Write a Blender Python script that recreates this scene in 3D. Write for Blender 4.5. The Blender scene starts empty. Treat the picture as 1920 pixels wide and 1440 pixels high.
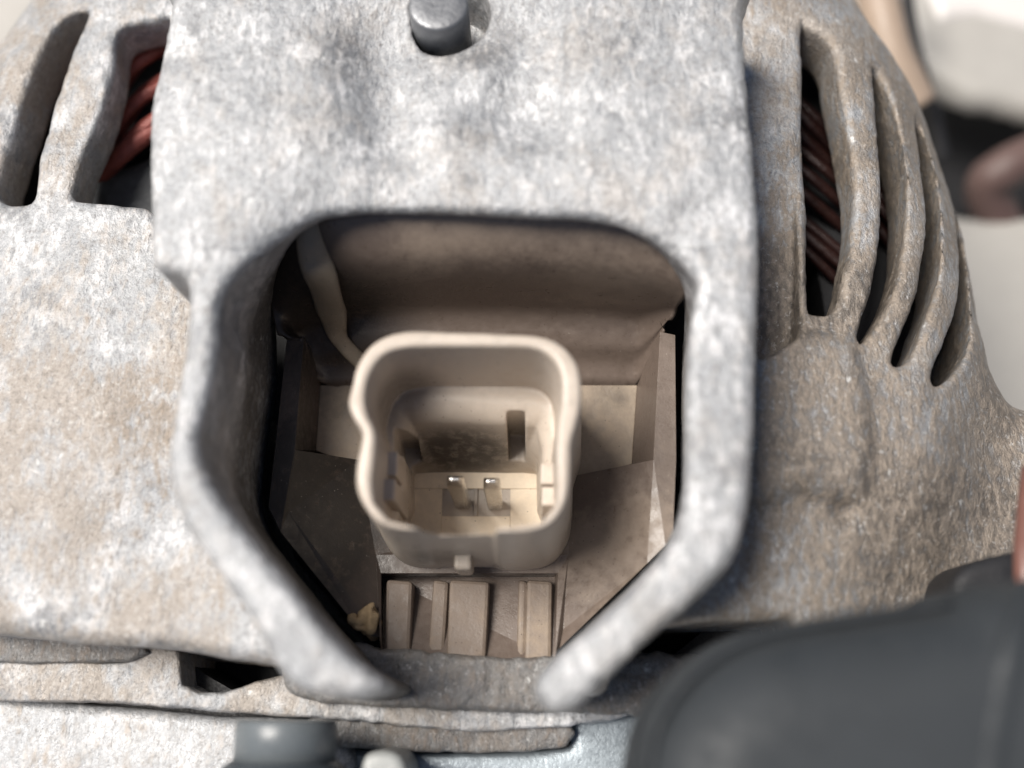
import bpy, math, random
import numpy as np
from mathutils import Matrix, Vector, Euler

# ------------------------------------------------------------------ camera, sky, sun, exposure
# one Blender unit = 1 cm.  Z is the alternator's axis, pointing out of its rear cover.
SC = bpy.context.scene
COL = SC.collection
FPX = 1900.0                       # focal length in photo pixels (1920 wide)
CX, CY = 960.0, 720.0
VPX, VPY = 1000.0, 1319.0          # where the alternator axis vanishes
CAMZ = 9.5
TH = math.atan((VPY - CY) / FPX)
PSI = math.atan((VPX - CX) / FPX * math.cos(TH))
ROT = (Matrix.Rotation(TH, 3, 'X') @ Matrix.Rotation(PSI, 3, 'Y'))
CAMP = Vector((0.0, -1.6, CAMZ))
cam_d = bpy.data.cameras.new('camera')
cam = bpy.data.objects.new('camera', cam_d); COL.objects.link(cam)
cam.matrix_world = Matrix.Translation(CAMP) @ ROT.to_4x4()
cam_d.sensor_width = 36.0
cam_d.lens = FPX / 1920.0 * 36.0
cam_d.clip_start = 0.05; cam_d.clip_end = 1000.0
SC.camera = cam

def P(px, py, z):
    """photo pixel seen at height z -> point"""
    d = ROT @ Vector(((px - CX) / FPX, -(py - CY) / FPX, -1.0))
    t = (z - CAMP.z) / d.z
    return CAMP + d * t
def PX(px, py, z):
    p = P(px, py, z); return (p.x, p.y)

fwd = ROT @ Vector((0, 0, -1))
cam_d.dof.use_dof = True
cam_d.dof.focus_distance = (P(880, 960, -2.5) - CAMP).dot(fwd)
cam_d.dof.aperture_fstop = (cam_d.lens * 0.001) / 0.46
cam_d.dof.aperture_blades = 0

SUN_DIR = Vector((-0.46, 0.12, 0.88)).normalized()     # towards the sun
W = bpy.data.worlds.new('World'); SC.world = W; W.use_nodes = True
nt = W.node_tree
sky = nt.nodes.new('ShaderNodeTexSky'); sky.sky_type = 'NISHITA'; sky.sun_disc = False
sky.sun_elevation = math.asin(SUN_DIR.z)
sky.sun_rotation = math.atan2(SUN_DIR.x, SUN_DIR.y)
sky.air_density = 1.0; sky.dust_density = 2.5; sky.ozone_density = 1.0
bg = nt.nodes['Background']; bg.inputs[1].default_value = 0.05
nt.links.new(sky.outputs[0], bg.inputs[0])
sl = bpy.data.lights.new('sun', 'SUN'); sl.energy = 4.4; sl.angle = math.radians(30); sl.color = (1.0, 0.95, 0.88)
so = bpy.data.objects.new('sun', sl); COL.objects.link(so)
so.rotation_euler = SUN_DIR.to_track_quat('Z', 'Y').to_euler()
SC.view_settings.view_transform = 'Standard'; SC.view_settings.look = 'None'
SC.view_settings.exposure = 0.40; SC.view_settings.gamma = 1.0
SC.render.engine = 'CYCLES'

# ------------------------------------------------------------------ object helpers
def link(name, me, parent=None, mats=None):
    o = bpy.data.objects.new(name, me); COL.objects.link(o)
    if parent: o.parent = parent
    if mats:
        for m in (mats if isinstance(mats, (list, tuple)) else [mats]): me.materials.append(m)
    return o
def tag(o, label=None, cat=None, group=None, kind=None):
    if label: o['label'] = label
    if cat: o['category'] = cat
    if group: o['group'] = group
    if kind: o['kind'] = kind
    return o
def empty(name, loc=(0, 0, 0)):
    o = bpy.data.objects.new(name, None); COL.objects.link(o); o.empty_display_size = 0.5
    o.location = loc
    return o
def mesh_np(name, V, Q, smooth=True):
    me = bpy.data.meshes.new(name)
    V = np.asarray(V, np.float32); Q = np.asarray(Q, np.int32)
    me.vertices.add(len(V)); me.vertices.foreach_set('co', V.ravel())
    n = Q.shape[1]
    me.loops.add(Q.size); me.loops.foreach_set('vertex_index', Q.ravel())
    me.polygons.add(len(Q)); me.polygons.foreach_set('loop_start', np.arange(0, Q.size, n, dtype=np.int32))
    me.polygons.foreach_set('loop_total', np.full(len(Q), n, np.int32))
    me.update(calc_edges=True)
    if smooth: me.polygons.foreach_set('use_smooth', np.ones(len(Q), bool))
    return me
def mesh_py(name, V, F, smooth=False):
    me = bpy.data.meshes.new(name); me.from_pydata([tuple(v) for v in V], [], F); me.update()
    if smooth:
        for p in me.polygons: p.use_smooth = True
    return me
def bevel(o, w, seg=2, ang=30):
    m = o.modifiers.new('bevel', 'BEVEL'); m.width = w; m.segments = seg
    m.limit_method = 'ANGLE'; m.angle_limit = math.radians(ang)
    return o

# ------------------------------------------------------------------ noise and signed distances
_rs = np.random.RandomState(7)
_T = _rs.rand(32, 32, 32).astype(np.float32)
def vnoise(p, s, off=0.0):
    q = p * s + off
    i = np.floor(q).astype(int); f = q - i; f = f * f * (3 - 2 * f)
    i &= 31; j = (i + 1) & 31
    x0, y0, z0 = i[:, 0], i[:, 1], i[:, 2]; x1, y1, z1 = j[:, 0], j[:, 1], j[:, 2]
    fx, fy, fz = f[:, 0], f[:, 1], f[:, 2]
    a = _T[x0, y0, z0] * (1 - fx) + _T[x1, y0, z0] * fx
    b = _T[x0, y1, z0] * (1 - fx) + _T[x1, y1, z0] * fx
    c = _T[x0, y0, z1] * (1 - fx) + _T[x1, y0, z1] * fx
    d = _T[x0, y1, z1] * (1 - fx) + _T[x1, y1, z1] * fx
    return ((a * (1 - fy) + b * fy) * (1 - fz) + (c * (1 - fy) + d * fy) * fz) * 2 - 1

def smooth_poly(pts, n=5, sharp=()):
    """closed Catmull-Rom through 2-D points"""
    out = []; N = len(pts)
    for i in range(N):
        p0, p1, p2, p3 = [np.array(pts[(i + k - 1) % N], float) for k in range(4)]
        if i in sharp:
            out.append(p1); continue
        for k in range(n):
            t = k / n
            out.append(0.5 * ((2 * p1) + (p2 - p0) * t + (2 * p0 - 5 * p1 + 4 * p2 - p3) * t * t + (3 * p1 - p0 - 3 * p2 + p3) * t ** 3))
    return out
def sd_poly(pts, X, Y):
    pts = np.asarray(pts, np.float32); N = len(pts)
    d = np.full(X.shape, 1e9, np.float32); s = np.ones(X.shape, np.float32)
    for i in range(N):
        a = pts[i]; b = pts[i - 1]
        ex, ey = b - a; wx = X - a[0]; wy = Y - a[1]
        h = np.clip((wx * ex + wy * ey) / (ex * ex + ey * ey + 1e-12), 0, 1)
        d = np.minimum(d, (wx - ex * h) ** 2 + (wy - ey * h) ** 2)
        c1 = Y >= a[1]; c2 = Y < b[1]; c3 = ex * wy > ey * wx
        flip = (c1 & c2 & c3) | (~c1 & ~c2 & ~c3)
        s = np.where(flip, -s, s)
    return s * np.sqrt(d)
def rint(a, b, r):        # rounded intersection
    u = np.maximum(a + r, 0); v = np.maximum(b + r, 0)
    return np.minimum(np.maximum(a + r, b + r), 0) + np.sqrt(u * u + v * v) - r
def runi(a, b, r):        # rounded union (fillet)
    return -rint(-a, -b, r)

class Grid:
    def __init__(s, lo, hi, h):
        s.lo = np.array(lo, np.float32); s.h = h
        n = [int(math.ceil((hi[k] - lo[k]) / h)) + 1 for k in range(3)]
        s.x, s.y, s.z = [(lo[k] + h * np.arange(n[k])).astype(np.float32) for k in range(3)]
        s.X2, s.Y2 = np.meshgrid(s.x, s.y, indexing='ij')
        s.X = s.X2[:, :, None]; s.Y = s.Y2[:, :, None]; s.Z = s.z[None, None, :]
    def poly(s, pts): return sd_poly(pts, s.X2, s.Y2)[:, :, None]

def surface_nets(G, D):
    D = D.astype(np.float32)
    D[0] = np.maximum(D[0], .01); D[-1] = np.maximum(D[-1], .01)
    D[:, 0] = np.maximum(D[:, 0], .01); D[:, -1] = np.maximum(D[:, -1], .01)
    D[:, :, 0] = np.maximum(D[:, :, 0], .01); D[:, :, -1] = np.maximum(D[:, :, -1], .01)
    D[D == 0] = 1e-7
    S = D < 0
    nx, ny, nz = D.shape
    cnt = np.zeros((nx - 1, ny - 1, nz - 1), np.uint8)
    for i in (0, 1):
        for j in (0, 1):
            for k in (0, 1):
                cnt += S[i:nx - 1 + i, j:ny - 1 + j, k:nz - 1 + k]
    act = np.argwhere((cnt > 0) & (cnt < 8))
    idx = np.full(cnt.shape, -1, np.int32)
    idx[act[:, 0], act[:, 1], act[:, 2]] = np.arange(len(act))
    acc = np.zeros((len(act), 3), np.float32); num = np.zeros(len(act), np.float32)
    corners = [(i, j, k) for i in (0, 1) for j in (0, 1) for k in (0, 1)]
    val = {c: D[act[:, 0] + c[0], act[:, 1] + c[1], act[:, 2] + c[2]] for c in corners}
    for c in corners:
        for ax in range(3):
            if c[ax] == 1: continue
            e = list(c); e[ax] = 1; e = tuple(e)
            a = val[c]; b = val[e]; m = (a < 0) != (b < 0)
            t = np.where(m, a / np.where(m, a - b, 1), 0)
            pt = np.array(c, np.float32)[None, :].repeat(len(act), 0); pt[:, ax] = t
            acc += pt * m[:, None]; num += m
    V = (act + acc / num[:, None]) * G.h + G.lo
    quads = []
    for ax in range(3):
        a = [slice(0, n) for n in D.shape]; b = list(a)
        a[ax] = slice(0, D.shape[ax] - 1); b[ax] = slice(1, D.shape[ax])
        cross = S[tuple(a)] != S[tuple(b)]
        e = np.argwhere(cross)
        u, v = [k for k in range(3) if k != ax]
        e = e[(e[:, u] > 0) & (e[:, v] > 0) & (e[:, u] < D.shape[u] - 1) & (e[:, v] < D.shape[v] - 1)]
        def g(du, dv):
            c = e.copy(); c[:, u] -= du; c[:, v] -= dv
            return idx[c[:, 0], c[:, 1], c[:, 2]]
        q = np.stack([g(1, 1), g(0, 1), g(0, 0), g(1, 0)], 1)
        inside = S[e[:, 0], e[:, 1], e[:, 2]]
        if ax == 1: inside = ~inside
        q[~inside] = q[~inside][:, ::-1]
        quads.append(q)
    return V, np.concatenate(quads)
def rough_up(V, Q, amps, seed=0.0):
    """push vertices along their normals by layered noise: sand-cast skin"""
    n = np.zeros_like(V)
    fn = np.cross(V[Q[:, 2]] - V[Q[:, 0]], V[Q[:, 3]] - V[Q[:, 1]])
    for k in range(4): np.add.at(n, Q[:, k], fn)
    n /= np.linalg.norm(n, axis=1)[:, None] + 1e-9
    d = np.zeros(len(V), np.float32)
    for k, (s, a) in enumerate(amps): d += a * vnoise(V, s, seed + 3.7 * k)
    return V + n * d[:, None]
def sdf_object(name, G, D, mat, parent=None, amps=None, seed=0.0):
    V, Q = surface_nets(G, D)
    if amps: V = rough_up(V, Q, amps, seed)
    return link(name, mesh_np(name, V, Q), parent, mat)

# ------------------------------------------------------------------ materials
class M:
    def __init__(s, name):
        s.m = bpy.data.materials.new(name); s.m.use_nodes = True
        s.t = s.m.node_tree; s.b = s.t.nodes['Principled BSDF']
        s.co = s.t.nodes.new('ShaderNodeTexCoord').outputs['Object']
    def noise(s, sc, det=4, rough=.55, vec=None, dist=0.0, w=None):
        n = s.t.nodes.new('ShaderNodeTexNoise'); n.inputs['Scale'].default_value = sc
        n.inputs['Detail'].default_value = det; n.inputs['Roughness'].default_value = rough
        n.inputs['Distortion'].default_value = dist
        if w is not None: n.noise_dimensions = '4D'; n.inputs['W'].default_value = w
        s.t.links.new(vec or s.co, n.inputs['Vector']); return n.outputs['Fac']
    def voro(s, sc, feat='F1', vec=None, rnd=1.0):
        n = s.t.nodes.new('ShaderNodeTexVoronoi'); n.inputs['Scale'].default_value = sc; n.feature = feat
        n.inputs['Randomness'].default_value = rnd
        s.t.links.new(vec or s.co, n.inputs['Vector']); return n.outputs['Distance']
    def rng(s, v, a, b, c=0.0, d=1.0, mode='SMOOTHSTEP'):
        n = s.t.nodes.new('ShaderNodeMapRange'); n.interpolation_type = mode
        for k, x in zip((1, 2, 3, 4), (a, b, c, d)): n.inputs[k].default_value = x
        s.t.links.new(v, n.inputs[0]); return n.outputs[0]
    def math(s, op, a, b=None):
        n = s.t.nodes.new('ShaderNodeMath'); n.operation = op
        for k, x in ((0, a), (1, b)):
            if x is None: continue
            if isinstance(x, (int, float)): n.inputs[k].default_value = x
            else: s.t.links.new(x, n.inputs[k])
        return n.outputs[0]
    def mix(s, f, a, b):
        n = s.t.nodes.new('ShaderNodeMix'); n.data_type = 'RGBA'
        for k, x in ((0, f), (6, a), (7, b)):
            if isinstance(x, (int, float)): n.inputs[k].default_value = x
            elif isinstance(x, tuple): n.inputs[k].default_value = (*x, 1)
            else: s.t.links.new(x, n.inputs[k])
        return n.outputs[2]
    def xyz(s):
        n = s.t.nodes.new('ShaderNodeSeparateXYZ'); s.t.links.new(s.co, n.inputs[0]); return n.outputs
    def stretch(s, sc, rot=(0, 0, 0)):
        n = s.t.nodes.new('ShaderNodeMapping'); n.inputs['Scale'].default_value = sc
        n.inputs['Rotation'].default_value = rot
        s.t.links.new(s.co, n.inputs[0]); return n.outputs[0]
    def set(s, **k):
        for a, v in k.items():
            i = s.b.inputs[{'col': 'Base Color', 'met': 'Metallic', 'rough': 'Roughness', 'spec': 'Specular IOR Level', 'coat': 'Coat Weight', 'sss': 'Subsurface Weight'}[a]]
            if isinstance(v, (int, float)): i.default_value = v
            elif isinstance(v, tuple): i.default_value = (*v, 1)
            else: s.t.links.new(v, i)
        return s
    def bump(s, layers):
        prev = None
        for h, st, dist in layers:
            n = s.t.nodes.new('ShaderNodeBump'); n.inputs['Strength'].default_value = st; n.inputs['Distance'].default_value = dist
            s.t.links.new(h, n.inputs['Height'])
            if prev: s.t.links.new(prev, n.inputs['Normal'])
            prev = n.outputs[0]
        s.t.links.new(prev, s.b.inputs['Normal']); return s

def cast_metal(name, white, dirt, w=0.0, dirtcol=(.180, .150, .122), grey=(.30, .31, .325), side=False, bumpk=1.0, tint=.5, patches=(), depth=False, wl=1.0, tlo=.48):
    """oxidised sand-cast aluminium: pale bloom, grey metal and brown road dirt lying on it"""
    m = M(name)
    v = m.stretch((1.25, .62, 1.0), (0, 0, .45))
    big = m.noise(.55, 3, .6, w=w); mid = m.noise(2.1, 4, .55, w=w + 1, dist=.3)
    fine = m.noise(9, 5, .62, w=w + 2, vec=v, dist=.4); grit = m.noise(34, 3, .7, w=w + 3)
    blot = m.noise(1.0, 4, .55, w=w + 7, dist=.5)
    ox = m.math('ADD', m.math('MULTIPLY', mid, .45), m.math('MULTIPLY', fine, .55))
    c = m.mix(m.rng(ox, .38 - white, .60 - white * .6), grey, tuple(wl * q for q in (.43, .435, .445)))
    c = m.mix(m.rng(ox, .53 - white * .5, .64 - white * .5), c, tuple(wl * q for q in (.68, .68, .69)))
    c = m.mix(m.rng(m.math('ADD', m.math('MULTIPLY', blot, .7), m.math('MULTIPLY', fine, .3)), .48, .36, 0, .6), c, (.15, .15, .155))
    br = m.noise(1.0, 5, .62, w=w + 11, dist=.5)
    br = m.math('ADD', m.math('MULTIPLY', br, .65), m.math('MULTIPLY', fine, .35))
    c = m.mix(m.rng(br, tlo, tlo + .15, 0, tint), c, (.35, .305, .262))
    d = m.math('ADD', m.math('MULTIPLY', big, .45), m.math('MULTIPLY', fine, .55))
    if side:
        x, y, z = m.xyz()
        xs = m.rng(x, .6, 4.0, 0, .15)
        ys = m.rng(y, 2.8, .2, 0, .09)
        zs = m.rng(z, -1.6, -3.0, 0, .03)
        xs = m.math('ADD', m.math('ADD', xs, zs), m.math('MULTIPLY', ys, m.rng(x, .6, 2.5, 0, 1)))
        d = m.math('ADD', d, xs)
    for q, rad_, amt in patches:
        n = m.t.nodes.new('ShaderNodeVectorMath'); n.operation = 'DISTANCE'
        m.t.links.new(m.co, n.inputs[0]); n.inputs[1].default_value = q
        d = m.math('ADD', d, m.rng(n.outputs['Value'], rad_, rad_ * .2, 0, amt))
    if depth:                                  # darker with depth inside the rim, broken up by noise
        x, y, z = m.xyz()
        zz = m.math('ADD', z, m.math('MULTIPLY', m.math('SUBTRACT', fine, .5), 1.6))
        d = m.math('ADD', d, m.rng(zz, -.45, -1.4, 0, .27))
    dm = m.rng(d, .52 - dirt, .72 - dirt * .6, 0, .93)
    dc = m.mix(m.rng(fine, .35, .65), tuple(k * .62 for k in dirtcol), tuple(k * 1.75 for k in dirtcol))
    c = m.mix(dm, c, dc)
    spots = m.voro(4.0)
    sp = m.rng(m.math('ADD', m.math('MULTIPLY', spots, .8), m.math('MULTIPLY', fine, .9)), .56, .43)
    sp = m.math('MULTIPLY', sp, m.rng(mid, .46, .54))
    c = m.mix(m.math('MULTIPLY', sp, .7), c, (.76, .755, .74))
    gr2 = m.noise(17, 4, .7, w=w + 17)
    c = m.mix(m.rng(gr2, .50, .64, 0, .42), c, (.16, .145, .13))
    c = m.mix(m.rng(gr2, .45, .34, 0, .30), c, (.74, .735, .72))
    c = m.mix(m.rng(grit, .58, .70, 0, .5), c, (.10, .085, .07))
    m.set(col=c, met=.35, rough=m.rng(fine, .3, .7, .36, .62), spec=.5)
    m.bump([(fine, .40 * bumpk, .08), (grit, .5 * bumpk, .03), (m.noise(80, 2, .6), .3 * bumpk, .012)])
    return m.m

def plastic(name, col, dust, w=0.0, rough=.5, dustcol=(.34, .27, .20), k=1.0, paler=(), darker=(), sss=0.0):
    m = M(name)
    big = m.noise(.9, 4, .6, w=w); f = m.noise(7, 5, .65, w=w + 1); g = m.noise(45, 2, .6, w=w + 2)
    c = m.mix(f, tuple(x * .72 for x in col), tuple(x * 1.25 for x in col))
    dd = m.math('ADD', m.math('MULTIPLY', big, .65), m.math('MULTIPLY', f, .35))
    def near(q, rad_, amt):
        n = m.t.nodes.new('ShaderNodeVectorMath'); n.operation = 'DISTANCE'
        m.t.links.new(m.co, n.inputs[0]); n.inputs[1].default_value = q
        return m.rng(n.outputs['Value'], rad_, rad_ * .3, 0, amt)
    for q in paler: dd = m.math('ADD', dd, near(*q))  # light painted in as extra dust colour
    for q in darker:  # dark areas mixed into the colour
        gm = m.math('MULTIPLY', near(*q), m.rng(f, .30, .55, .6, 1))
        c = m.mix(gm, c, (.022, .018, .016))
    d = m.rng(dd, .56 - dust, .84 - dust)
    c = m.mix(m.math('MULTIPLY', d, .75), c, dustcol)
    specks = m.voro(13)
    c = m.mix(m.math('MULTIPLY', m.rng(specks, .10, .06), m.rng(f, .45, .5)), c, (.05, .035, .025))
    sp2 = m.voro(17, vec=m.stretch((1.1, .9, 1.3), (0, 0, 1)))
    c = m.mix(m.math('MULTIPLY', m.rng(sp2, .07, .04), m.rng(f, .52, .56, 0, .8)), c, (.72, .66, .58))
    m.set(col=c, rough=m.rng(f, .3, .7, rough - .08, rough + .2), spec=.45)
    if sss: m.set(sss=sss); m.b.inputs['Subsurface Radius'].default_value = (.12, .07, .04)
    m.bump([(f, .18 * k, .04), (g, .25 * k, .008)])
    return m.m

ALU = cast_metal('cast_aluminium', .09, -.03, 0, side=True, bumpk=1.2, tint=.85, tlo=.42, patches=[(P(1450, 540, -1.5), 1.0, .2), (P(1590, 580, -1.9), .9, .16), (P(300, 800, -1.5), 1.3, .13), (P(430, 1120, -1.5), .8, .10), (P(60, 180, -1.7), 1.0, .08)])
ALU_RIM = cast_metal('cast_aluminium_rim', .04, -.10, 5, tint=.4, dirtcol=(.075, .070, .066), depth=True, patches=[((*P(715, 190, 0)[:2], 0), .75, .14), ((*P(690, 50, 0)[:2], 0), .7, .12), ((*P(1150, 250, 0)[:2], 0), 1.1, .06)])
ALU_DARK = cast_metal('cast_aluminium_soiled', -.08, .08, 14, wl=.55, dirtcol=(.12, .095, .075), grey=(.22, .215, .21), bumpk=1.5)
BROWN = plastic('brown_resin', (.135, .104, .086), -.02, 2, .33, (.27, .215, .17), paler=[(P(1170, 1040, -2.1), 1.35, .30), (P(1120, 430, -.5), 2.0, .26), (P(820, 430, -.5), 1.2, .16)], darker=[(P(545, 960, -2.0), 2.0, 1.2), (P(600, 600, -1.8), 1.5, .9), (P(570, 480, -1.2), .9, .8)])  # light painted on right facet and upper wall, shade on the left
BROWN_RIB = plastic('brown_resin_rib', (.19, .148, .118), .05, 4, k=1.4)
HIGHLIGHT = plastic('highlight_resin', (.20, .165, .125), .05, 3, .35)  # pale resin painting the curved highlight on the back wall
BEIGE = plastic('beige_resin', (.50, .432, .365), .05, 6, .34, (.28, .22, .165), .7, sss=.05, darker=[(P(870, 840, -2.4), 1.05, .9), (P(830, 1035, -1.8), .6, .4), (P(735, 740, -1.3), .7, .5), (P(1060, 960, -2.0), .5, .3)])  # shade of the far wall and top left painted into the resin
BEIGE_IN = plastic('beige_resin_floor', (.74, .63, .49), .02, 8, .42, (.42, .33, .23), .7)  # beige made paler in place of light reaching the socket floor
POCKET = plastic('brown_pocket', (.17, .085, .040), -.3, 9, .6)

def simple(name, col, rough=.5, met=0.0, var=.25, sc=6, b=.2, spec=.5):
    m = M(name); f = m.noise(sc, 5, .6); g = m.noise(sc * 6, 3, .6)
    c = m.mix(f, tuple(x * (1 - var) for x in col), tuple(x * (1 + var) for x in col))
    m.set(col=c, rough=m.rng(g, .3, .7, max(.05, rough - .1), rough + .12), met=met, spec=spec)
    m.bump([(f, b, .04), (g, b, .01)])
    return m.m
STEEL = simple('steel_bolt', (.20, .205, .215), .42, .5, .3, 5, .3)
TIN = simple('tinned_terminal', (.72, .70, .66), .2, 1.0, .12, 14, .15)
COPPER = simple('red_enamel_copper', (.26, .07, .055), .4, .2, .7, 7, .5)
BLACK = simple('black_core', (.012, .012, .014), .6, 0, .4, 5, .3)
DARKCORE = simple('dark_grey_core', (.06, .063, .068), .45, .3, .5, 9, .6)
RUBBER = simple('black_rubber', (.022, .026, .030), .66, 0, .25, 1.2, .15)
GREYCAP = simple('grey_plastic_cap', (.12, .135, .145), .35, 0, .15, 3, .1)
DARKCAP = simple('dark_plastic_cap', (.05, .06, .07), .3, 0, .15, 3, .1)
PALE = simple('pale_painted_metal', (.36, .345, .32), .5, 0, .10, 2.0, .1)
PALE2 = cast_metal('pale_cast_bracket', .03, -.02, 21, bumpk=.7, wl=.85)
BLUEGREY = simple('zinc_plate', (.30, .34, .37), .42, .5, .25, 4, .3)
WARMGREY = simple('warm_grey_cable', (.34, .26, .20), .5, 0, .15, 2, .1)
REDTUBE = simple('red_brown_tube', (.16, .075, .06), .4, 0, .2, 2, .1)
HOSE = simple('brown_rubber_hose', (.10, .062, .055), .5, 0, .2, 2, .1)
GROUNDM = simple('dusty_ground', (.42, .40, .37), .85, 0, .25, .5, .2)
CLAY = simple('tan_dried_mud', (.40, .29, .17), .9, 0, .4, 12, .8)

# ================================================================== the alternator
alt = empty('alternator', (0, 0, -3))
tag(alt, 'dirty cast aluminium alternator with beige two pin socket in its rear cover', 'alternator')
def child(o):
    """keep world placement while parented to the alternator Empty"""
    o.parent = alt; o.matrix_parent_inverse = Matrix.Translation((0, 0, 3)); return o

# ---- outlines, traced at the height where each edge lies
outer_L = [(330, -160), (318, 0), (300, 110), (282, 200), (280, 320), (284, 430), (292, 500), (340, 514), (352, 545), (344, 640), (328, 745), (313, 845),
           (320, 913), (340, 980), (375, 1030), (417, 1087), (467, 1160), (507, 1233), (540, 1280), (590, 1306), (660, 1312), (705, 1300), (716, 1280)]
inner_L = [(695, 1258), (655, 1225), (610, 1180), (560, 1118), (500, 1048), (432, 962), (392, 900), (372, 840), (376, 795), (392, 735), (407, 647), (412, 570)]
inner_T = [(432, 525), (470, 488), (520, 450), (575, 420), (640, 405), (740, 401), (850, 403), (960, 408), (1080, 413), (1160, 427), (1225, 452), (1275, 487), (1308, 525)]
inner_R = [(1302, 570), (1290, 650), (1286, 760), (1285, 870), (1280, 960), (1262, 1012), (1215, 1070), (1150, 1135), (1090, 1190), (1040, 1235)]
outer_R = [(1010, 1270), (1010, 1305), (1040, 1335), (1085, 1322), (1130, 1280), (1190, 1225), (1250, 1170), (1320, 1110), (1375, 1045), (1402, 960),
           (1413, 850), (1419, 700), (1424, 550), (1424, 400), (1416, 300), (1402, 150), (1396, 0), (1390, -160)]
front = [PX(x, y, 0) for x, y in outer_L + inner_L + inner_T + inner_R + outer_R]
ZB = -2.35
inner_Lb = [(716, 1262), (680, 1222), (640, 1180), (590, 1113), (536, 1043), (508, 1000), (494, 950), (496, 880), (508, 800), (520, 740), (522, 670), (518, 600)]
inner_Tb = [(505, 520), (505, 480), (530, 440), (580, 415), (640, 410), (740, 408), (850, 410), (960, 415), (1080, 420), (1160, 430), (1225, 455), (1275, 490), (1308, 525)]
inner_Rb = [(1296, 580), (1280, 650), (1277, 760), (1278, 870), (1275, 960), (1262, 1012), (1215, 1066), (1150, 1130), (1090, 1188), (1040, 1235)]
nL, nR = len(outer_L), len(outer_R)
back = [front[i] for i in range(nL)] + [PX(x, y, ZB) for x, y in inner_Lb + inner_Tb + inner_Rb] + front[-nR:]
front_s = smooth_poly(front, 4); back_s = smooth_poly(back, 4)

G = Grid((-4.6, -3.6, -2.5), (3.2, 6.2, .35), .034)
dF = G.poly(front_s); dB = G.poly(back_s)
t = np.clip(-G.Z / 2.3, 0, 1)
d2 = dF * (1 - t) + dB * t
def hump(px, py, rx, ry, amp, z=0, ang=0):
    c = P(px, py, z); k = .0062
    dx = (G.X2 - c.x); dy = (G.Y2 - c.y)
    ca, sa = math.cos(ang), math.sin(ang)
    u = (dx * ca + dy * sa) / (rx * k); v = (-dx * sa + dy * ca) / (ry * k)
    return amp * np.exp(-(u * u + v * v))
zf = 0.03 * np.sin(G.X2 * 1.3)
zf = zf + hump(720, 190, 60, 150, -.20, ang=.2) + hump(470, 180, 120, 260, .10) + hump(980, 200, 90, 70, -.14)
zf = zf + hump(905, 130, 45, 40, .07) + hump(830, 240, 35, 25, .06) + hump(800, 60, 170, 80, -.20) + hump(600, 120, 50, 110, .07)
rx = P(1062, 120, 0).x                                # the raised web right of x=1062
step = 1 / (1 + np.exp(-(G.X2 - rx) / .035)); yf = 1 / (1 + np.exp(-(G.Y2 - P(1000, 290, 0).y) / .25))
zf = zf + .12 * step * yf * np.exp(-np.maximum(G.X2 - rx, 0) / 1.1)
# dished towards the arch on top
arch = np.clip(1 - dF[:, :, 0] * -1 / .55, 0, 1) * (G.Y2 > P(900, 470, 0).y) * (np.abs(G.X2 - P(860, 400, 0).x) < 2.6)
zf = zf - .14 * arch ** 2
D = rint(d2, G.Z - zf[:, :, None], .14)
# bolt seat
bc = P(823, 12, 0)
rr = np.sqrt((G.X - bc.x - .10) ** 2 + (G.Y - bc.y + .03) ** 2)
D = np.maximum(D, -np.maximum(rr - (.455 + .02 * np.sin(3 * np.arctan2(G.Y - bc.y, G.X - bc.x) + 1)), -.8 - G.Z))
D = np.maximum(D, ZB - G.Z)
o = child(sdf_object('socket_surround', G, D, ALU_RIM, None, [(1.1, .014), (4.5, .006), (14, .007)]))
tag(o, 'thick pale cast rim curving round the socket opening')

# ---- drum: the domed rear housing
cD = P(800, 560, -2.2); RW = 7.12; ZT = -1.35
G = Grid((-7.6, -3.9, -5.2), (8.4, 8.6, -.7), .052)
rad = np.sqrt((G.X - cD.x) ** 2 + (np.where(G.Y > cD.y, .80, 1.0) * (G.Y - cD.y)) ** 2)
def drum(R, zt, f):
    return rint(rad - R, G.Z - zt, f)
pad = G.poly(smooth_poly([PX(x, y, -1.6) for x, y in [(1300, 640), (1560, 640), (1606, 690), (1622, 800), (1620, 900), (1592, 955), (1500, 930), (1300, 940)]], 4))
topz = ZT - .045 * (rad / 2.5) ** 2 + .13 / (1 + np.exp(pad / .045)) + hump(1505, 885, 60, 26, .10, -1.5)[:, :, None] - hump(1590, 950, 26, 22, .16, -1.5)[:, :, None]
topz = topz + hump(1760, 880, 90, 160, .10, -2)[:, :, None] + hump(120, 620, 140, 260, .10, -1.5)[:, :, None] - hump(250, 1010, 100, 90, .08, -1.5)[:, :, None]
D = rint(rad - RW, G.Z - topz, 1.6)
ear = G.poly(smooth_poly([PX(x, y, -2.6) for x, y in [(1500, 640), (1780, 640), (1835, 700), (1900, 760), (2040, 800), (2100, 1000), (2000, 1200), (1500, 1260), (1400, 900)]], 4))
D = runi(D, rint(ear, G.Z + 2.3, .5), .5)
inner = rint(rad - (RW - .5), G.Z - (topz - .62), 1.6)
inner = np.maximum(inner, -(G.Y - P(1000, 700, -2).y + .1))
D = np.maximum(D, -inner)
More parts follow.
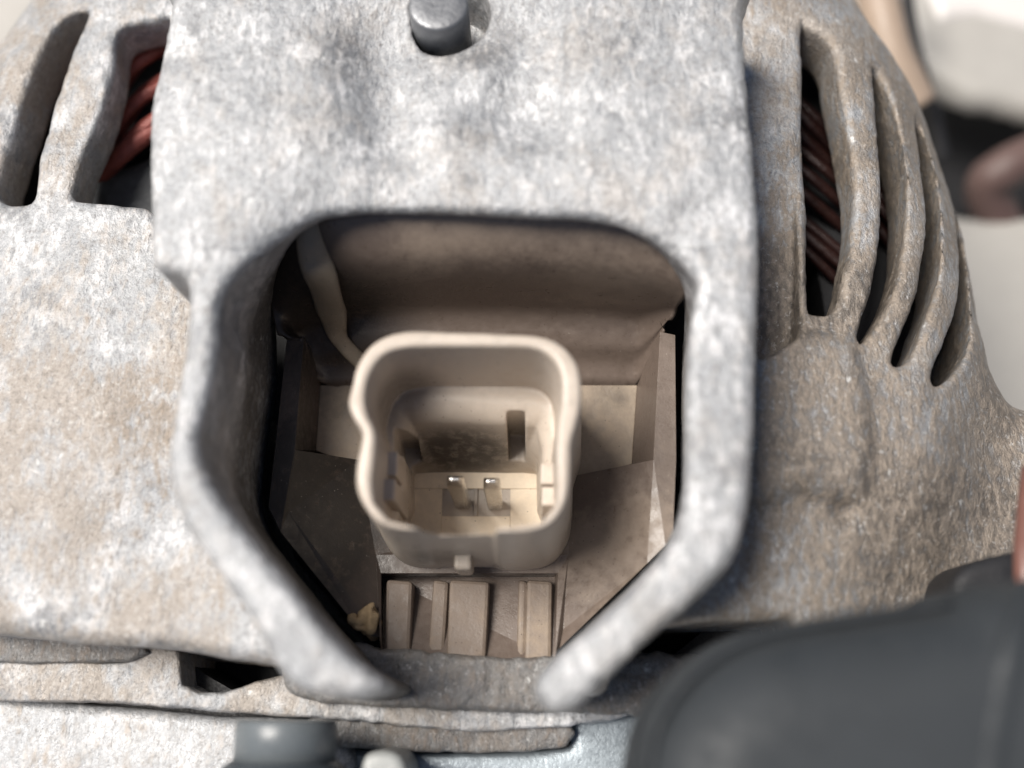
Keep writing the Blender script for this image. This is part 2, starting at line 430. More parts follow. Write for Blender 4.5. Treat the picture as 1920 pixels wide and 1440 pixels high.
# slots
ZS = -1.7
slotsR = [[(1490, 62), (1520, 66), (1562, 100), (1578, 200), (1596, 330), (1598, 430), (1582, 520), (1560, 596), (1520, 606), (1500, 585), (1497, 400), (1492, 200)],
          [(1620, 138), (1655, 160), (1676, 230), (1690, 340), (1688, 440), (1672, 540), (1646, 605), (1604, 665), (1584, 655), (1612, 545), (1628, 420), (1630, 280)],
          [(1710, 225), (1735, 260), (1752, 350), (1752, 450), (1742, 540), (1718, 615), (1680, 705), (1640, 722), (1640, 688), (1685, 570), (1712, 450), (1716, 330)],
          [(1788, 380), (1806, 430), (1808, 540), (1800, 640), (1772, 715), (1712, 765), (1692, 738), (1740, 645), (1775, 550), (1785, 470)]]
zsl = [-1.75, -1.95, -2.2, -2.5]
slotsL = [[(176, 30), (172, 66), (156, 112), (126, 212), (102, 310), (86, 388), (58, 404), (5, 385), (18, 300), (44, 210), (80, 115), (120, 50)],
          [(300, 40), (330, 60), (330, 420), (280, 406), (210, 400), (140, 386), (142, 345), (160, 290), (190, 220), (208, 140), (220, 60)]]
for s, z in list(zip(slotsR, zsl)) + [(slotsL[0], -1.75), (slotsL[1], -1.6)]:
    c = G.poly(smooth_poly([PX(x, y, z) for x, y in s], 3))
    D = rint(D, -(c + .035), .07)
# brown hollow below the first slot
hol = G.poly(smooth_poly([PX(x, y, -1.7) for x, y in [(1390, 230), (1450, 240), (1480, 360), (1488, 520), (1488, 630), (1466, 660), (1390, 655)]], 3))
ytop = P(1440, 250, -1.4).y; ybot = P(1440, 650, -1.7).y
D = rint(D, -np.maximum(hol, (-1.42 - .45 * np.clip((ytop - G.Y) / (ytop - ybot), 0, 1)) - G.Z), .04)
# socket opening
hole = G.poly(smooth_poly([PX(x, y, ZB) for x, y in [(480, 400), (900, 350), (1320, 420), (1310, 640), (1300, 980), (1245, 1060), (1050, 1250), (1000, 1300), (730, 1300), (690, 1250), (480, 1010), (470, 800)]], 2))
D = np.maximum(D, -hole)
# lower edge of the drum
p0 = P(0, 1190, -1.9); p1 = P(1250, 1320, -1.9)
nx, ny = (p1.y - p0.y), -(p1.x - p0.x); L = math.hypot(nx, ny); nx /= L; ny /= L
cut = (G.X - p0.x) * nx + (G.Y - p0.y) * ny
D = rint(D, np.minimum(cut, 0 * G.X + 9) + 0 * G.Z, .18)
gap = G.poly([PX(x, y, -1.7) for x, y in [(1150, 1250), (1235, 1178), (1330, 1166), (1480, 1160), (1600, 1500), (1080, 1500)]])
D = rint(D, -gap, .12)
D = np.maximum(D, -5.0 - G.Z)
o = child(sdf_object('rear_housing', G, D, ALU, None, [(.8, .05), (2.4, .014), (9, .008)], 20))
tag(o, 'domed cast aluminium housing with cooling slots, browner on its right side')

# ---- lower rim ledge
def plate(name, px, z0, z1, mat, r=.06, h=.035, amps=((2.5, .03), (8, .016)), seed=0, par='alt', n=4, zpx=None):
    pts = [PX(x, y, z1 if zpx is None else zpx) for x, y in px]
    pts = smooth_poly(pts, n) if n else pts
    xs = [p[0] for p in pts]; ys = [p[1] for p in pts]
    G = Grid((min(xs) - .15, min(ys) - .15, z0 - .1), (max(xs) + .15, max(ys) + .15, z1 + .2), h)
    D = rint(G.poly(pts), G.Z - z1, r); D = np.maximum(D, z0 - G.Z)
    o = sdf_object(name, G, D, mat, None, amps, seed)
    return child(o) if par == 'alt' else o
o = plate('lower_ledge', [(540, 1215), (700, 1212), (860, 1228), (1100, 1232), (1260, 1225), (1330, 1240), (1330, 1335), (1100, 1336), (900, 1334), (760, 1325), (640, 1318), (540, 1300)], -3.6, -2.3, ALU_DARK, .10, .03, ((3, .03), (10, .022)), 3)
tag(o, 'soiled rough cast ledge under the socket')
o = plate('rim_band', [(-120, 1160), (60, 1172), (200, 1200), (262, 1207), (238, 1240), (-120, 1235)], -4, -2.45, ALU_DARK, .03, .035, ((2, .006), (8, .01)), 5, n=2)
o = plate('rim_band', [(-120, 1236), (100, 1238), (238, 1242), (262, 1214), (335, 1220), (340, 1285), (420, 1300), (540, 1262), (700, 1310), (900, 1330), (1150, 1328), (1148, 1352), (900, 1372), (640, 1350), (420, 1335), (200, 1318), (-120, 1308)], -4, -2.55, ALU, .04, .035, ((2, .006), (8, .014)), 6, n=2)
o = plate('rim_step', [(600, 1335), (760, 1348), (900, 1352), (1060, 1350), (1062, 1400), (900, 1412), (640, 1402), (560, 1380)], -4, -2.68, ALU_DARK, .04, .035, ((2, .006), (9, .014)), 8, n=2)

# ---- dark core seen through the slots and gaps
def disc(name, c, r, z, h, mat, seg=64):
    V = [(c.x + r * math.cos(a), c.y + r * math.sin(a), z) for a in [2 * math.pi * k / seg for k in range(seg)]]
    V += [(x, y, z - h) for x, y, _ in V]
    F = [list(range(seg)), list(range(2 * seg - 1, seg - 1, -1))] + [[k, seg + k, seg + (k + 1) % seg, (k + 1) % seg] for k in range(seg)]
    return link(name, mesh_py(name, V, F), None, mat)
child(disc('inner_core', cD, 6.8, -4.4, .5, BLACK))
SEG = 72; V = []; F = []
prof = [(5.2, -4.3), (5.2, -3.1), (6.75, -3.1), (6.75, -4.3)]
for rr_, z in prof:
    for k in range(SEG):
        a = 2 * math.pi * k / SEG; V.append((cD.x + rr_ * math.cos(a), cD.y + rr_ * math.sin(a), z))
for i in range(3):
    for k in range(SEG): F.append([i * SEG + k, i * SEG + (k + 1) % SEG, (i + 1) * SEG + (k + 1) % SEG, (i + 1) * SEG + k])
child(link('stator_core', mesh_py('stator_core', V, F), None, BLACK))

# ---- tubes
def tube(name, pts, r, mat, n=10, sub=6, flat=1.0, closed_ends=True):
    P3 = [Vector(p) for p in pts]; path = []
    for i in range(len(P3) - 1):
        p0 = P3[max(i - 1, 0)]; p1 = P3[i]; p2 = P3[i + 1]; p3 = P3[min(i + 2, len(P3) - 1)]
        for k in range(sub):
            t = k / sub
            path.append(.5 * ((2 * p1) + (p2 - p0) * t + (2 * p0 - 5 * p1 + 4 * p2 - p3) * t * t + (3 * p1 - p0 - 3 * p2 + p3) * t ** 3))
    path.append(P3[-1])
    V = []; F = []
    rs = r if isinstance(r, (list, tuple)) else [r] * len(P3)
    for i, p in enumerate(path):
        d = (path[min(i + 1, len(path) - 1)] - path[max(i - 1, 0)]).normalized()
        u = d.cross(Vector((0, 0, 1)))
        u = u.normalized() if u.length > .05 else Vector((1, 0, 0))
        v = u.cross(d)
        q = i / sub; a = int(min(q, len(rs) - 1)); b = min(a + 1, len(rs) - 1); rr = rs[a] + (rs[b] - rs[a]) * (q - a)
        for k in range(n):
            an = 2 * math.pi * k / n
            V.append(p + u * math.cos(an) * rr + v * math.sin(an) * rr * flat)
    m = len(path)
    for i in range(m - 1):
        for k in range(n): F.append([i * n + k, i * n + (k + 1) % n, (i + 1) * n + (k + 1) % n, (i + 1) * n + k])
    F.append(list(range(n - 1, -1, -1))); F.append([(m - 1) * n + k for k in range(n)])
    return link(name, mesh_py(name, V, F, True), None, mat)

rw = random.Random(5)
def strands(a, b, c_, n, wd, r0):
    for k in range(n):
        t_ = (k - (n - 1) / 2) * wd
        q = [P(*p) for p in (a, b, c_)]
        off = Vector((rw.uniform(-.03, .03) + t_ * .45, t_, rw.uniform(-.08, .08)))
        child(tube('copper_winding', [q[0] + off, q[1] + off + Vector((0, 0, rw.uniform(-.05, .1))), q[2] + off], r0 * rw.uniform(.85, 1.1), COPPER, 8, 6, .8))
strands((350, 60, -2.4), (262, 120, -2.4), (215, 190, -2.8), 2, .2, .12)
strands((350, 130, -2.3), (262, 190, -2.35), (205, 265, -2.7), 2, .2, .12)
strands((360, 190, -2.2), (265, 250, -2.2), (192, 318, -2.5), 2, .18, .13)
strands((175, 50, -2.5), (145, 100, -2.6), (120, 160, -2.9), 2, .15, .08)
COPPER_DARK = simple('dark_copper', (.032, .012, .010), .4, .2, .8, 7, .5)  # darker copper for the windings behind the right slots
COPPER = COPPER_DARK
strands((1440, 160, -2.9), (1500, 225, -2.8), (1570, 290, -3.0), 3, .2, .085)
strands((1440, 270, -2.9), (1520, 330, -2.7), (1600, 400, -3.0), 3, .2, .085)
strands((1450, 400, -3.0), (1520, 450, -2.9), (1620, 540, -3.1), 3, .18, .085)
strands((1600, 330, -2.9), (1650, 400, -2.9), (1720, 480, -3.1), 3, .18, .085)
o = plate('core_segment', [(150, 320), (230, 296), (340, 270), (360, 430), (150, 430)], -4, -2.5, DARKCORE, .35, .06, ((2, .03),), 4)
tag(o, 'dark grey curved core behind the left slot')

# ---- bolt
def lathe(name, c, prof, mat, seg=32, axis='Z', smooth=True):
    V = []; F = []
    for r, h in prof:
        for k in range(seg):
            a = 2 * math.pi * k / seg
            v = (r * math.cos(a), r * math.sin(a), h) if axis == 'Z' else (r * math.cos(a), h, r * math.sin(a))
            V.append((c[0] + v[0], c[1] + v[1], c[2] + v[2]))
    for i in range(len(prof) - 1):
        for k in range(seg): F.append([i * seg + k, i * seg + (k + 1) % seg, (i + 1) * seg + (k + 1) % seg, (i + 1) * seg + k])
    F.append([(len(prof) - 1) * seg + k for k in range(seg)]); F.append(list(range(seg - 1, -1, -1)))
    if axis == 'Y': F = [f[::-1] for f in F]
    me = mesh_py(name, V, F, smooth)
    return link(name, me, None, mat)
bc = P(821, 4, .12)
o = child(lathe('bolt', (bc.x, bc.y, 0), [(.335, -.8), (.335, .05), (.325, .075), (.30, .085), (.15, .09), (.02, .085)], STEEL))
tag(o, 'dull grey steel bolt end in its seat above the socket')

# ================================================================== regulator (brown resin body)
def facets(name, V, F, mat, depth=None, bev=.02, smooth=False):
    W = [Vector(P(*v)) for v in V]; n = len(W); W2 = list(W); FF = [list(f) for f in F]
    if depth is not None:
        cnt = {}
        for f in F:
            for i in range(len(f)):
                a, b = f[i], f[(i + 1) % len(f)]; cnt[(a, b)] = 1
        W2 += [Vector((w.x, w.y, depth)) for w in W]
        for (a, b) in list(cnt):
            if (b, a) not in cnt: FF.append([b, a, a + n, b + n])
    o = link(name, mesh_py(name, W2, FF, smooth), None, mat)
    if bev: bevel(o, bev)
    return child(o)
zl = -1.95; zfl = -2.62
V = [(1238, 622, -1.9), (1266, 628, -1.9), (1268, 860, zl), (1262, 1000, zl), (1248, 1022, zl), (1042, 1222, -2.40), (1225, 862, zl),   # 0-6
     (1195, 722, zfl), (1185, 870, zfl), (1070, 893, -2.52), (1066, 1040, -2.5), (1056, 1180, -2.43), (1214, 1056, -2.02),               # 7-12
     (570, 630, -1.9), (538, 634, -1.9), (515, 845, zl), (503, 950, zl), (526, 997, zl), (682, 1190, -2.40), (553, 843, zl),            # 13-19
     (600, 722, zfl), (592, 845, zfl), (672, 862, -2.52), (705, 1040, -2.5), (712, 1195, -2.43), (541, 960, -2.0),                       # 20-25
     (1046, 1075, -2.5), (1040, 1238, -2.3), (714, 1075, -2.5), (714, 1215, -2.3),                                                    # 26-29
     (1040, 1082, -2.68), (1040, 1238, -2.50), (718, 1082, -2.90), (718, 1238, -2.50),
     (762, 850, -2.62), (1020, 850, -2.62), (1020, 1030, -2.56), (762, 1030, -2.56)]                                                 # 30-33
F = [[1, 0, 6, 2], [0, 7, 8, 6], [2, 6, 12, 4, 3], [6, 9, 12], [9, 10, 12], [10, 11, 12], [11, 5, 12], [12, 5, 4],
     [13, 14, 15, 19], [20, 13, 19, 21], [19, 15, 16, 17, 25], [22, 19, 25], [23, 22, 25], [24, 23, 25], [18, 24, 25], [25, 17, 18],
     [22, 23, 37, 34], [35, 36, 10, 9], [36, 37, 23, 10], [10, 23, 28, 26], [11, 10, 26, 27], [23, 24, 29, 28],
     [26, 28, 32, 30], [27, 26, 30, 31], [28, 29, 33, 32], [30, 32, 33, 31]]
F = [f[::-1] for f in F]
# orient all faces up
Wt = [P(*v) for v in V]
for f in F:
    n = Vector((0, 0, 0))
    for i in range(len(f)): n += Wt[f[i]].cross(Wt[f[(i + 1) % len(f)]])
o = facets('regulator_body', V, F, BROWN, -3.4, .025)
tag(o, 'brown resin regulator body with sloped faceted sides')
DUSTY = plastic('dusty_resin_floor', (.24, .19, .145), .12, 12, .5, (.38, .31, .235), 1.4, darker=[(P(620, 740, -2.6), .7, .6), (P(1150, 735, -2.6), .35, .7)])  # two darker areas along the foot of the back wall
o = facets('floor_plate', [V[i] if i not in (9, 22) else (V[i][0], V[i][1] + 12, zfl) for i in (7, 20, 21, 22, 34, 35, 9, 8)], [[2, 1, 4, 3], [1, 0, 5, 4], [0, 7, 6, 5]], DUSTY, -3.3, .01)
tag(o, 'dusty floor coated in dust beside the socket')

# back wall, a concave sweep
rows = []
topc = smooth_poly([(498, 520), (500, 470), (540, 425), (600, 396), (760, 388), (960, 394), (1150, 408), (1240, 440), (1300, 495), (1312, 530)], 6)[:-6]
topc = topc[:len(topc) - 5]
N = 60
def resample(pts, N):
    pts = [np.array(p, float) for p in pts]; L = [0]
    for a, b in zip(pts, pts[1:]): L.append(L[-1] + np.linalg.norm(b - a))
    out = []
    for k in range(N):
        s = L[-1] * k / (N - 1); i = max(j for j in range(len(L)) if L[j] <= s + 1e-9); i = min(i, len(pts) - 2)
        t = (s - L[i]) / (L[i + 1] - L[i]); out.append(pts[i] * (1 - t) + pts[i + 1] * t)
    return out
def open_curve(pts, n=8):
    out = []; N_ = len(pts)
    for i in range(N_ - 1):
        p0, p1, p2, p3 = [np.array(pts[min(max(i + k - 1, 0), N_ - 1)], float) for k in range(4)]
        for k in range(n):
            t = k / n
            out.append(0.5 * ((2 * p1) + (p2 - p0) * t + (2 * p0 - 5 * p1 + 4 * p2 - p3) * t * t + (3 * p1 - p0 - 3 * p2 + p3) * t ** 3))
    out.append(np.array(pts[-1], float)); return out
top = resample(open_curve([(520, 628, -1.85), (506, 560, -1.7), (508, 490, -1.3), (550, 432, -.8), (620, 400, -.45), (760, 390, -.34), (960, 395, -.34), (1150, 410, -.34), (1235, 440, -.34), (1290, 488, -.45), (1306, 528, -.7)]), N)
foot = resample(open_curve([(568, 632, -1.9), (580, 670, -2.2), (604, 716, -2.55), (680, 728, -2.64), (900, 726, -2.64), (1150, 726, -2.64), (1192, 720, -2.62), (1236, 622, -1.92)]), N)
prof = [(0, -.34), (.12, -.50), (.27, -.78), (.38, -1.15), (.48, -1.65), (.56, -2.02), (.62, -2.14), (.72, -2.22), (.78, -2.32), (.86, -2.5), (1.0, -2.64)]
V = []; F = []
pr = resample(open_curve([np.array(p) for p in prof], 4), 28)
for j, (q, z) in enumerate(pr):
    for i in range(N):
        zz = z if True else z
        ft = foot[i]; tp = top[i]
        zloc = tp[2] + (z + .34) / (-2.64 + .34) * (ft[2] - tp[2])
        V.append(P(tp[0] * (1 - q) + ft[0] * q, tp[1] * (1 - q) + ft[1] * q, zloc))
for j in range(len(pr) - 1):
    for i in range(N - 1): F.append([j * N + i, (j + 1) * N + i, (j + 1) * N + i + 1, j * N + i + 1])
me = mesh_py('curved_back_wall', V, F, True)
o = child(link('curved_back_wall', me, None, BROWN))
sm = o.modifiers.new('solid', 'SOLIDIFY'); sm.thickness = .05; sm.offset = -1
tag(o, 'concave brown resin wall above the socket')
child(tube('highlight_strip', [P(*p) for p in [(574, 398, -.5), (581, 450, -.70), (590, 485, -.86), (602, 520, -1.05), (622, 585, -1.75), (640, 640, -2.18), (700, 700, -2.48)]], [.10, .15, .18, .19, .18, .10], HIGHLIGHT, 16, 8, .34))  # raised strip shaped to stand in for the wall's glossy highlight
child(tube('highlight_strip', [P(*p) for p in [(520, 470, -1.45), (536, 505, -1.6), (556, 540, -1.8), (575, 570, -2.05)]], [.02, .07, .07, .02], HIGHLIGHT, 14, 6, .45))  # smaller strip of the same painted highlight

# ribs of the lower recess
def box_px(name, corners_top, z0, mat, bev=.02):
    """corners_top: 4 of (px,py,z) counter-clockwise; straight down to z0"""
    A = [P(*c) for c in corners_top]; B = [Vector((a.x, a.y, z0)) for a in A]
    n = len(A)
    F = [list(range(n)), list(range(2 * n - 1, n - 1, -1))] + [[i, n + i, n + (i + 1) % n, (i + 1) % n] for i in range(n)]
    me = mesh_py(name, A + B, F)
    o = link(name, me, None, mat)
    import bmesh
    b = bmesh.new(); b.from_mesh(me); bmesh.ops.recalc_face_normals(b, faces=b.faces); b.to_mesh(me); b.free()
    if bev: bevel(o, bev)
    return child(o)
for x0, x1, xb0, xb1, yb, z in [(724, 774, 718, 768, 1216, -2.56), (812, 842, 800, 832, 1230, -2.62), (843, 918, 836, 910, 1230, -2.52), (972, 990, 968, 986, 1236, -2.60), (988, 1036, 983, 1034, 1238, -2.52)]:
    box_px('recess_rib', [(xb0, yb + 22, z + .09), (xb1, yb + 22, z + .09), (x1, 1090, z), (x0, 1086, z)], -3.1, BROWN_RIB, .045)
# crumbs of dried mud caught in the lower left corner
o = plate('mud_crust', [(656, 1158), (672, 1162), (690, 1136), (700, 1132), (702, 1160), (696, 1184), (682, 1182), (664, 1178)], -2.6, -2.25, CLAY, .04, .018, ((6, .05), (15, .05)), 33, n=3)

# ================================================================== socket
rim_o = [(766, 620), (724, 629), (693, 649), (669, 686), (659, 725), (653, 756), (663, 784), (679, 808), (676, 838), (669, 873), (669, 912), (683, 946), (706, 974), (735, 987), (776, 991), (800, 988), (850, 988), (918, 989), (932, 995),
         (985, 996), (1026, 985), (1050, 962), (1065, 926), (1070, 870), (1071, 829), (1081, 795), (1089, 756), (1088, 704), (1077, 673), (1050, 645), (1011, 630), (932, 625), (828, 621)]
rim_i = [(768, 650), (728, 660), (705, 680), (690, 709), (684, 746), (690, 780), (706, 812), (704, 860), (703, 905), (717, 936), (745, 957), (780, 965), (800, 956), (860, 955), (918, 956), (934, 964),
         (990, 965), (1017, 950), (1034, 925), (1038, 886), (1040, 834), (1044, 795), (1052, 756), (1052, 706), (1037, 672), (1000, 652), (932, 649), (828, 648)]
zr = -.25; zb = -2.7; z1 = -1.5; zf0 = -2.95
fo = smooth_poly([PX(x, y, zr) for x, y in rim_o], 4)
fi = smooth_poly([PX(x, y, zr) for x, y in rim_i], 4)
cen = P(872, 806, zr)
G = Grid((cen.x - 1.6, cen.y - 1.5, -3.2), (cen.x + 1.6, cen.y + 1.4, -.1), .026)
do = G.poly(fo) - .045 * (zr - G.Z)              # draft
di = G.poly(fi) + .035 * (zr - G.Z)
low_t = smooth_poly([PX(x, y, z1) for x, y in [(757, 790), (775, 777), (850, 776), (940, 782), (1000, 786), (1014, 800), (1016, 900), (1010, 1010), (760, 1010), (757, 900)]], 3)
low_b = smooth_poly([PX(x, y, zf0) for x, y in [(778, 900), (784, 889), (850, 888), (940, 889), (1000, 889), (1006, 900), (1007, 960), (1004, 1010), (780, 1010), (778, 960)]], 3)
tt = np.clip((z1 - G.Z) / (z1 - zf0), 0, 1)
dl = G.poly(low_t) * (1 - tt) + G.poly(low_b) * tt
cav_hi = np.maximum(di, z1 - G.Z)
cav = runi(cav_hi, np.maximum(dl, 0 * G.Z + (zf0 - G.Z)), .22)
# the keyway slot in the far wall
key = G.poly([PX(x, y, z1) for x, y in [(950, 768), (984, 768), (984, 830), (950, 830)]])
cav = np.minimum(cav, np.maximum(key, -2.6 - G.Z) + 0 * G.X)
keyl = G.poly([PX(x, y, z1) for x, y in [(738, 800), (775, 800), (775, 850), (738, 850)]])
cav = np.minimum(cav, np.maximum(keyl, -2.5 - G.Z) + 0 * G.X)
S = rint(do, G.Z - zr, .05)
S = rint(S, -cav, .045)
S = np.maximum(S, -3.12 - G.Z)
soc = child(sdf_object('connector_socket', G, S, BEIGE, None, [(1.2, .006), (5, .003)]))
tag(soc, 'beige resin two pin connector shroud with rounded rim')
def sub(o):
    o.parent = soc; o.matrix_parent_inverse = soc.matrix_parent_inverse.copy() if False else Matrix.Identity(4); return o
def box(name, lo, hi, mat, parent=None, bev=.015):
    V = [(x, y, z) for z in (lo[2], hi[2]) for x, y in ((lo[0], lo[1]), (hi[0], lo[1]), (hi[0], hi[1]), (lo[0], hi[1]))]
    F = [[3, 2, 1, 0], [4, 5, 6, 7], [0, 1, 5, 4], [1, 2, 6, 5], [2, 3, 7, 6], [3, 0, 4, 7]]
    o = link(name, mesh_py(name, V, F), parent, mat)
    if bev: bevel(o, bev)
    return o
# guide blocks on the side walls
def blk(name, x0, y0, x1, y1, z, zb_, mat=BEIGE, bev=.02):
    a = P(x0, y1, z); b = P(x1, y0, z)
    return sub(box(name, (a.x, a.y, zb_), (b.x, b.y, z), mat, None, bev))
blk('guide_block', 706, 846, 746, 892, -1.1, -2.2)
blk('guide_block', 706, 897, 741, 938, -1.0, -2.2)
blk('guide_block', 1014, 868, 1050, 908, -1.2, -2.2)
blk('guide_block', 1016, 912, 1050, 948, -1.2, -2.2)
# rim thickening at the bottom and the latch below it
a = P(792, 996, zr); b = P(926, 958, zr)
a = P(851, 1068, -1.75); b = P(884, 1050, -1.75)
sub(box('latch_tab', (a.x, a.y, -2.3), (b.x, b.y + .10, -1.75), BEIGE, None, .04))
# floor with pockets
zq = zf0 + .03
A = lambda x, y: PX(x, y, zq)
fl = [A(770, 880), A(1014, 880), A(1014, 1030), A(770, 1030)]
p1 = [A(829, 916), A(889, 918), A(889, 962), A(829, 960)]
p2 = [A(896, 919), A(957, 922), A(957, 970), A(896, 968)]
x0 = fl[0][0]; x1_ = fl[1][0]; yt = fl[0][1]; yb = fl[2][1]
xs = [x0, p1[0][0], p1[1][0], p2[0][0], p2[1][0], x1_]
ya, yc = p1[0][1], p1[3][1] - .05
def slab(name, xa, ya_, xb, yb_, z, t, mat): return sub(box(name, (xa, ya_, z - t), (xb, yb_, z), mat, None, .006))
slab('socket_floor', xs[0], ya, xs[5], yt, zq, .2, BEIGE_IN)
slab('socket_floor', xs[0], yb, xs[1], ya - .002, zq, .2, BEIGE_IN)
slab('floor_web', xs[2], yc, xs[3], ya - .002, zq + .01, .2, BEIGE)
slab('socket_floor', xs[4], yb, xs[5], ya - .002, zq, .2, BEIGE_IN)
slab('socket_floor', xs[1] + .002, yb, xs[4] - .002, yc, zq, .2, BEIGE_IN)
slab('pin_pocket', xs[1], yc, xs[2], ya, zq - .10, .1, POCKET)
slab('pin_pocket', xs[3], yc, xs[4], ya, zq - .10, .1, POCKET)
# terminals
def pin(xt, yt_, zt):
    c = P(xt, yt_, zt); w = .095; d = .06
    V = []; F = []
    prof = [(w, d, zf0 - .2), (w, d, zt - .14), (w * .92, d * .9, zt - .09), (w * .66, d * .5, zt - .02), (w * .55, d * .35, zt)]
    for hw, hd, z in prof:
        V += [(c.x - hw, c.y - hd, z), (c.x + hw, c.y - hd, z), (c.x + hw, c.y + hd, z), (c.x - hw, c.y + hd, z)]
    for i in range(len(prof) - 1):
        for k in range(4): F.append([i * 4 + k, i * 4 + (k + 1) % 4, i * 4 + 4 + (k + 1) % 4, i * 4 + 4 + k])
    F.append([16, 17, 18, 19]); F.append([3, 2, 1, 0])
    o = link('terminal_pin', mesh_py('terminal_pin', V, F), None, TIN); bevel(o, .018, 3)
    return sub(o)
pin(852, 898, -1.5); pin(921, 902, -1.5)
# restore: the socket's children keep world coordinates (their parent carries the alternator offset)
for c in [o for o in COL.objects if o.parent == soc]: c.matrix_parent_inverse = Matrix.Identity(4)

# ================================================================== things around it
# black boot near the lens
def blob(name, px, zc, depth, r, mat, h=.06, amps=None):
    pts = smooth_poly([PX(x, y, zc) for x, y in px], 6)
    xs = [p[0] for p in pts]; ys = [p[1] for p in pts]
    G = Grid((min(xs) - .2, min(ys) - .2, zc - depth - .2), (max(xs) + .2, max(ys) + .2, zc + r + .3), h)
    d = G.poly(pts)
    D = rint(rint(d, G.Z - (zc + r * .35), r), (zc - depth) - G.Z, min(r, depth * .6))
    return sdf_object(name, G, D, mat, None, amps)
o = blob('rubber_boot', [(1195, 1440), (1225, 1340), (1290, 1255), (1390, 1188), (1500, 1160), (1640, 1138), (1780, 1118), (1830, 1092), (1920, 1078), (2080, 1090), (2150, 1300), (2100, 1650), (1500, 1700), (1190, 1600)], 1.2, 2.0, .8, RUBBER)
tag(o, 'large black rubber boot out of focus at the lower right corner', 'rubber boot')
boot = o
def bsub(q): q.parent = boot; return q
bsub(tube('boot_lip', [P(*p) for p in [(1215, 1445, 1.1), (1234, 1355, 1.15), (1294, 1266, 1.2), (1390, 1202, 1.2), (1500, 1172, 1.2), (1640, 1150, 1.2), (1780, 1130, 1.15)]], .035, RUBBER, 12, 6))
bsub(tube('boot_fold', [P(*p) for p in [(1925, 1090, 1.1), (1905, 1200, 1.38), (1870, 1330, 1.4), (1850, 1480, 1.4)]], [.04, .12, .14, .14], RUBBER, 16, 6, .7))
# grey cap
capt = empty('plastic_cap', P(515, 1400, -1.6))
tag(capt, 'grey stepped plastic cap standing under the left rim of the alternator', 'plastic cap')
def put(o, par):
    o.parent = par; o.matrix_parent_inverse = Matrix.Translation(-par.location); return o
c = P(516, 1352, -1.1); sc = (P(616, 1360, -1.1).x - P(420, 1360, -1.1).x) / 2
put(lathe('cap_top', (c.x, c.y, -1.1 - sc), [(sc * .96, 0), (sc, -.04), (sc, -.42)], GREYCAP, 40, 'Y'), capt)
put(lathe('cap_skirt', (c.x, c.y, -1.1 - sc), [(sc * 1.05, -.40), (sc * 1.22, -.46), (sc * 1.25, -.52), (sc * 1.25, -1.6)], DARKCAP, 40, 'Y'), capt)
for o in capt.children:
    for p in o.data.polygons:
        if len(p.vertices) > 4: p.use_smooth = False
# pale bracket lower left
o = plate('cast_bracket', [(-200, 1306), (100, 1316), (300, 1330), (420, 1345), (640, 1362), (660, 1500), (620, 1620), (-200, 1620)], -4.2, -2.8, PALE2, .12, .06, ((1.2, .03),), 12, par=None, n=2)
tag(o, 'pale cast bracket below the left side of the alternator rim', 'bracket')
o = plate('zinc_plate', [(640, 1405), (900, 1412), (1070, 1400), (1070, 1340), (1260, 1330), (1400, 1300), (1400, 1600), (640, 1600)], -4.2, -2.95, BLUEGREY, .06, .06, ((1.5, .03),), 13, par=None, n=0)
tag(o, 'blue grey zinc plate beneath the alternator ledge beside the boot', 'metal plate')
o = plate('white_clip', [(684, 1416), (752, 1418), (760, 1500), (680, 1500)], -2.9, -1.7, simple('white_clip_plastic', (.28, .29, .285), .4), .08, .03, None, 0, par=None)
tag(o, 'small white plastic clip right of the grey cap at the bottom edge', 'clip')
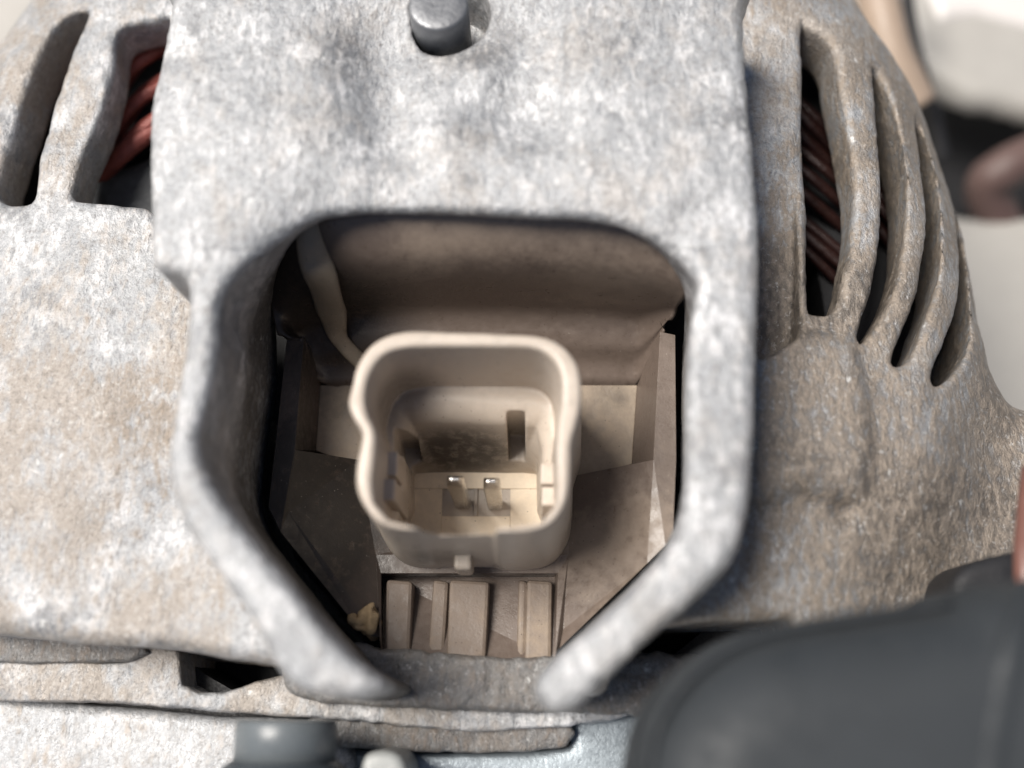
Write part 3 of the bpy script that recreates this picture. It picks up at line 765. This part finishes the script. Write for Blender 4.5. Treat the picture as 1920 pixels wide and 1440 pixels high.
# background, well behind the alternator
g = link('ground', mesh_py('ground', [(-150, -150, -19), (150, -150, -19), (150, 150, -19), (-150, 150, -19)], [[0, 1, 2, 3]]), None, GROUNDM)
g['kind'] = 'structure'
o = plate('painted_panel', [(1690, -300), (1700, 40), (1722, 110), (1790, 165), (1880, 190), (2200, 210), (2200, -300)], -9.0, -8.4, PALE, .4, .12, None, 0, par=None, zpx=-8.4)
tag(o, 'pale painted panel behind the upper right of the alternator', 'panel')
o = plate('painted_panel', [(1690, -400), (1745, 0), (1840, 28), (2200, 60), (2200, -400)], -8.8, -8.3, simple('white_paint', (.60, .57, .55), .4, 0, .05, 1, .05), .2, .12, None, 0, par=None, zpx=-8.3)
tag(o, 'whiter panel edge crossing the top right corner', 'panel')
o = plate('dark_bracket', [(1680, 40), (1740, 160), (1860, 205), (2200, 220), (2200, 405), (1850, 402), (1760, 420), (1600, 420), (1600, 60)], -11.5, -10.8, BLACK, .2, .12, None, 0, par=None, zpx=-10.8)
tag(o, 'dark bracket in the gap between the two pale panels at right', 'bracket')
o = plate('lower_panel', [(1700, 410), (1860, 408), (2300, 410), (2300, 900), (1700, 900)], -9.6, -9.0, PALE, .3, .12, None, 0, par=None, zpx=-9.0)
o.name = 'painted_panel'
tag(o, 'pale painted panel behind the right edge below the dark gap', 'panel')
o = tube('rubber_hose', [P(*p) for p in [(2050, 230, -8.5), (1960, 280, -8.5), (1880, 320, -8.6), (1850, 360, -9.0), (1900, 460, -9.8)]], .42, HOSE, 16, 6)
tag(o, 'blurred red brown hose in the dark gap right of the slots', 'hose')
o = tube('grey_conduit', [P(*p) for p in [(1600, -120, -6.0), (1645, 0, -6.0), (1672, 100, -6.2), (1720, 200, -6.6)]], .36, WARMGREY, 16, 6)
tag(o, 'warm grey conduit passing behind the upper right slots', 'conduit')
o = tube('black_cable', [P(*p) for p in [(1695, -100, -6.6), (1702, 0, -6.6), (1716, 90, -6.7), (1745, 190, -7.0), (1770, 300, -7.5)]], .12, BLACK, 12, 6)
tag(o, 'thin black cable beside the warm grey conduit', 'cable')
o = tube('copper_pipe', [P(*p) for p in [(1935, 880, -.8), (1926, 960, -.7), (1920, 1050, -.6), (1925, 1150, -.6)]], .10, REDTUBE, 12, 6)
tag(o, 'red brown pipe at the right edge above the black boot', 'pipe')
o = plate('port', [(1785, 1110), (1800, 1070), (1850, 1045), (1960, 1040), (1960, 1180), (1800, 1180)], -3, -1.3, BLACK, .1, .05, None, 0, par=None)  # solid black block standing in for the dark hole behind the boot
o.name = 'black_void'
tag(o, 'black plug between the housing and the top of the rubber boot', 'void')
